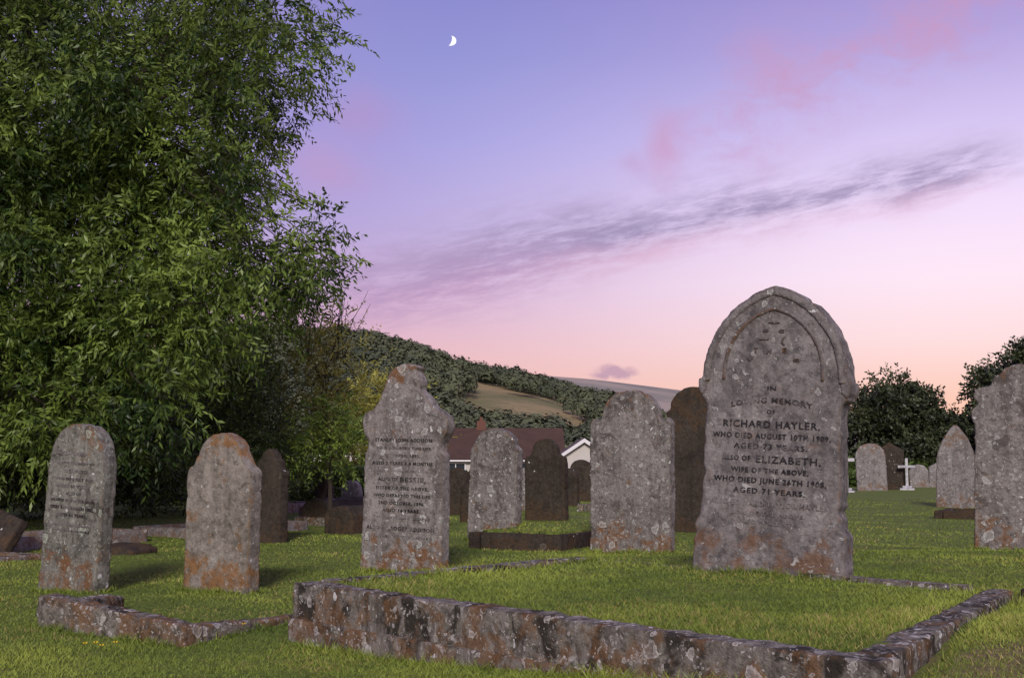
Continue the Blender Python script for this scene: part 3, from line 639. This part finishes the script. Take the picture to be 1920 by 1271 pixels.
cl=blobcl(19.5,60,.3,4.5,2.6,90,r,(.45,.8),.3)+[(19.5+a,60,z_,.45) for a,z_ in ((-2.3,2.8),(-1.6,4.2),(.6,5.0),(2.0,4.0),(2.5,2.4),(-.6,5.1))]
tree((19.5,60,-1.2),cl,m_dk,"round dark tree against the sunset beyond the lawn","tree",.22,(19.5,60,.8),44,8,.20,.12,.5,.1,71,name="tree")
cl=blobcl(26.6,58,.4,6.2,4.3,150,r,(.5,.95),.3)
tree((26.6,58,-1.0),cl,m_dk,"large dark broadleaf tree at the churchyard edge","tree",.3,(26.6,58,1.0),40,8,.22,.13,.6,.1,72,name="tree")
cl=blobcl(22.7,63,.0,3.0,2.6,70,r,(.4,.8),.4)
tree((22.7,63,-1.4),cl,m_dk,"low dark bushy tree between two larger trees","tree",.2,(22.7,63,.3),46,8,.22,.12,.5,.1,73,name="tree")
cl=blobcl(15.6,62,-.2,2.6,2.2,46,r,(.5,.8),.5)
tree((15.6,62,-1.4),cl,m_dk,"low dark bushy tree behind the white crosses","tree",.2,(15.6,62,.2),46,8,.24,.12,.5,.1,74,name="tree")
# ---------------- hills
rx_=[-900,-250,-120,-49,-36,-24,-11,0,7,16,35,44,56,75,110,400]; rz_=[38,46,43,37,34,29.5,26.5,25.5,24.5,22,16.5,12.5,8,4,0,-3]
def hillz(X,Y):
    rd=np.interp(X*400/np.maximum(Y,250),rx_,rz_)
    n_=.7*np.sin(X*.07+Y*.03)+.6*np.sin(X*.13-Y*.05+2)
    return -3.0+(rd+3+n_)*ss(110,400,Y)*(1-.3*ss(400,700,Y))
m_hill,t,b=newmat("hill_grass"); co=t.new('ShaderNodeTexCoord').outputs['Object']; n=t.noise(co,.03,6,.6); n2=t.noise(co,.25,5,.7)
c=t.mix(t.ramp01(n,.4,.6),(.15,.14,.06),(.28,.21,.10)); c=t.mix(t.ramp01(n2,.5,.7),c,(.12,.12,.055)); t.put(b.inputs['Base Color'],c)
addobj("hill",gridmesh("hill",np.linspace(-700,260,130),np.linspace(105,720,90),hillz),m_hill,kind="structure",label="wooded chalk hillside with open grass slopes",category="hill")
m_far_h,t,b=newmat("far_down"); co=t.new('ShaderNodeTexCoord').outputs['Object']; n=t.noise(co,.02,5)
t.put(b.inputs['Base Color'],t.mix(t.ramp01(n,.35,.65),(.20,.19,.16),(.32,.27,.22)))  # distance haze put into the base colour, paler than near grass
fx=[-600,-100,20,60,130,200,330,600,1500];fz=[40,60,66,63,54,38,20,8,-4]
def farz(X,Y): return -4+(np.interp(X,fx,fz)+4)*np.exp(-((Y-900)/260)**2)
addobj("far_hill",gridmesh("far_hill",np.linspace(-700,1600,160),np.linspace(480,1500,60),farz),m_far_h,kind="structure",label="bare grassy down, dusk haze put into its colour",category="hill")
r_=np.random.default_rng(3); tr=[]
while len(tr)<3000:
    Y=r_.uniform(130,425); X=r_.uniform(-.22*Y-20,.20*Y)
    m_=math.sin(X*.05+1.5)*math.cos(Y*.022+.6)+.35*math.sin(X*.16+Y*.05)
    u_=X/Y
    opn=(u_>-.05 and u_<.08 and 215<Y<345 and math.sin(Y*.085+X*.06)>-.35)
    if opn and r_.random()<.88: continue
    if Y<370 and m_>.72: continue
    tr.append((X,Y,r_.uniform(1.1,2.6)*(1+.0008*Y)))
tr=np.array(tr); tz=hillz(tr[:,0],tr[:,1])
K=230; N=len(tr); d_=r_.normal(size=(N,K,3)); d_/=np.linalg.norm(d_,axis=2,keepdims=True); d_[:,:,2]=np.where(d_[:,:,2]<-.3,-d_[:,:,2],d_[:,:,2])
lob=1+.22*np.sin(d_[:,:,0:1]*5+tr[:,None,0:1])*np.cos(d_[:,:,1:2]*5+tr[:,None,1:2])
rad=tr[:,None,2:3]*lob*(.78+.25*r_.random((N,K,1)))
cen=np.stack([tr[:,0],tr[:,1],tz+tr[:,2]*.9],1)[:,None,:]+d_*rad*np.array([1,1,1.1])
u_=np.cross(d_,r_.normal(size=(N,K,3))); u_/=np.linalg.norm(u_,axis=2,keepdims=True); w_=np.cross(d_,u_)+d_*.25*r_.normal(size=(N,K,1))
sz=.29*(.6+.8*r_.random((N,K,1)))*(tr[:,None,2:3]/2.4)**.9
v=np.stack([cen-u_*sz,cen-w_*sz,cen+u_*sz,cen+w_*sz],2).reshape(-1,3); f=np.arange(len(v)).reshape(-1,4)
s=np.repeat(np.clip(.42+.2*r_.normal(size=(N,1))+.05*r_.normal(size=(N,K))+.15*d_[:,:,2],0,1).ravel(),4)  # crown tops lighter: light from above put into the leaf tone
m_wood=leafmat("hill_wood_foliage",(.045,.058,.038),(.125,.135,.07),0,.95,.02)  # greens paled and greyed to put distance haze into the colour
addobj("woodland",fastmesh("woodland",v,f,4,s),m_wood,kind="stuff",label="dense dark woodland covering the hillside",category="woodland")
# ---------------- houses
m_tile,t,b=newmat("red_brown_roof_tiles"); co=t.new('ShaderNodeTexCoord').outputs['Object']
n=t.noise(co,1.2,5); t.put(b.inputs['Base Color'],t.mix(n,(.045,.026,.02),(.095,.055,.042)))
wv=t.new('ShaderNodeTexWave',bands_direction='Z'); wv.inputs['Scale'].default_value=2.2; t.put(wv.inputs[0],co); bp=t.new('ShaderNodeBump'); t.put(bp.inputs['Height'],wv.outputs[1]); bp.inputs['Distance'].default_value=.05; t.put(b.inputs['Normal'],bp.outputs[0])
def plain(name,c,rough=.8):
    m,t,b=newmat(name); co=t.new('ShaderNodeTexCoord').outputs['Object']; t.put(b.inputs['Base Color'],t.mix(t.noise(co,2,5),tuple(v*.85 for v in c),c)); b.inputs['Roughness'].default_value=rough; return m
m_rend=plain("cream_render",(.5,.46,.45)); m_brick=plain("brick",(.13,.06,.045)); m_wp=plain("white_paint",(.66,.64,.67)); m_glass=plain("dark_glass",(.03,.035,.045),.1); m_grey=plain("grey_tiles",(.10,.075,.075))
def bx(name,x0,x1,y0,y1,z0,z1,mat,parent): return addobj(name,extr(name,[(x0,z0),(x1,z0),(x1,z1),(x0,z1)],y0,y1),mat,parent=parent)
def house(x,y,wx,wy,wh,rh,gable_front,wallm,roofm,lb,wins,chim=None,dz=0):
    e=addobj("bungalow",None,None,(x,y,float(g0(x,y))-.05+dz),label=lb,category="house",group="bungalows beyond the churchyard")
    hx,hy=wx/2,wy/2
    if gable_front: addobj("wall",extr("wall",[(-hx,-1.2),(hx,-1.2),(hx,wh),(0,wh+rh),(-hx,wh)],-hy,hy),wallm,parent=e)
    else:
        me=extr("wall",[(-hy,-1.2),(hy,-1.2),(hy,wh),(0,wh+rh),(-hy,wh)],-hx,hx); me.transform(Matrix.Rotation(math.radians(90),4,'Z')); addobj("wall",me,wallm,parent=e)
    a,l=(hx,hy) if gable_front else (hy,hx); o_=.35; k=rh/a
    prof=[(-a-o_,wh-o_*k+.03),(0,wh+rh+.03),(a+o_,wh-o_*k+.03),(a+o_,wh-o_*k+.18),(0,wh+rh+.2),(-a-o_,wh-o_*k+.18)]
    me=extr("roof",prof,-l-.3,l+.3)
    if not gable_front: me.transform(Matrix.Rotation(math.radians(90),4,'Z'))
    rf=addobj("roof",me,roofm,parent=e)
    if gable_front:
        pf=[(-a-o_,wh-o_*k-.08),(0,wh+rh-.1),(a+o_,wh-o_*k-.08),(a+o_,wh-o_*k+.16),(0,wh+rh+.17),(-a-o_,wh-o_*k+.16)]
        addobj("bargeboard",extr("bargeboard",pf,-l-.36,-l-.305),m_wp,parent=e)
    else:
        bx("gutter",-hx-.3,hx+.3,-hy-o_-.1,-hy-o_-.01,wh-o_*k-.02,wh-o_*k+.1,m_wp,e)
    for (wx0,ww,z0,z1) in wins:
        wo=addobj("window",None,None,(wx0,-hy,0),parent=e)
        bx("pane",-ww/2+.06,ww/2-.06,-.03,-.005,z0+.06,z1-.06,m_glass,wo)
        fr=[( -ww/2,-ww/2+.08,z0,z1),(ww/2-.08,ww/2,z0,z1),(-ww/2+.08,ww/2-.08,z0,z0+.08),(-ww/2+.08,ww/2-.08,z1-.08,z1),(-.03,.03,z0+.08,z1-.08)]
        vs=[];fs=[]
        for q0,q1,q2_,q3 in fr:
            b0=len(vs); vs+=[(q0,-.07,q2_),(q1,-.07,q2_),(q1,-.07,q3),(q0,-.07,q3),(q0,0,q2_),(q1,0,q2_),(q1,0,q3),(q0,0,q3)]
            fs+=[[b0+i for i in q] for q in ((0,1,2,3),(0,4,5,1),(1,5,6,2),(2,6,7,3),(3,7,4,0))]
        me=bpy.data.meshes.new("frame"); me.from_pydata(vs,[],fs); addobj("frame",me,m_wp,parent=wo)
    if chim is not None:
        ch=bx("chimney",chim-.35,chim+.35,-.3,.3,wh+rh-.5,wh+rh+.75,m_brick,rf); bx("chimney_pot",chim-.12,chim+.12,-.12,.12,wh+rh+.75,wh+rh+1.05,m_brick,ch)
    return e
house(-1.0,92,9.4,8,2.5,2.2,False,m_rend,m_tile,"low bungalow with red-brown tiled roof and white windows",[(-3.2,1.5,.9,2.2),(-1,1.8,.9,2.2),(2.4,1.6,.9,2.2)],-1.4,dz=.85)
house(4.9,84,4.2,8,2.9,1.4,True,m_rend,m_grey,"pale gabled bungalow with white bargeboards",[(0,1.4,1.1,2.4)],dz=.2)
house(9.5,96,5,7,2.6,2.4,False,m_rend,m_tile,"bungalow with brown tiled roof behind gravestones",[(0,1.5,.9,2.2)],1)
house(-13.0,98,6,8,2.5,2.4,True,m_rend,m_tile,"bungalow with brown gable roof partly behind shrubs",[(0,1.5,.9,2.1)],dz=.5)
# ---------------- moon
mm,t,b=newmat("moonlit_surface"); em=t.new('ShaderNodeEmission'); em.inputs[0].default_value=(1,.97,.95,1); em.inputs[1].default_value=1.15
t.l.new(em.outputs[0],mm.node_tree.nodes['Material Output'].inputs[0])
R=15.5; pts=[(R*math.cos(a),R*math.sin(a)) for a in np.linspace(-math.pi/2,math.pi/2,25)]+[(.25*R*math.cos(a),R*math.sin(a)) for a in np.linspace(math.pi/2,-math.pi/2,25)[1:-1]]
me=extr("moon",pts,-1,1); mo=addobj("moon",me,mm,(-158,2904,1072),label="thin bright crescent moon in the violet sky",category="moon")
mo.rotation_euler=(math.radians(-20),math.radians(12),0)
# ---------------- flowers
m_pet=plain("yellow_petals",(.75,.5,.03)); m_stem=plain("stem",(.05,.09,.02))
fl=None
for i,(x_,y_) in enumerate([(-1.75,5.02),(-1.70,4.95),(-1.78,4.98),(-1.25,5.55),(-.36,6.45),(-1.68,5.06)]):
    zg=float(g(x_,y_)); e=addobj("buttercup",None,None,(x_,y_,zg),label="small yellow wild flower in the grass",category="flower",group="yellow flowers in the grass")
    if fl is None:
        st=tubes("stem",[([(0,0,0),(.003,0,.03),(.006,0,.055)],.0015,.001)],5); st.materials.append(m_stem)
        vs=[(.006,0,.055)];fs=[]
        for k in range(5):
            a=k*1.257; vs+=[(.006+.009*math.cos(a-.5),.009*math.sin(a-.5),.06),(.006+.014*math.cos(a),.014*math.sin(a),.064),(.006+.009*math.cos(a+.5),.009*math.sin(a+.5),.06)]; n0=1+k*3; fs.append((0,n0,n0+1,n0+2))
        pe=bpy.data.meshes.new("petals"); pe.from_pydata(vs,[],fs); pe.materials.append(m_pet); fl=(st,pe)
    addobj("stem",fl[0],None,parent=e); addobj("petals",fl[1],None,parent=e)
print("done")
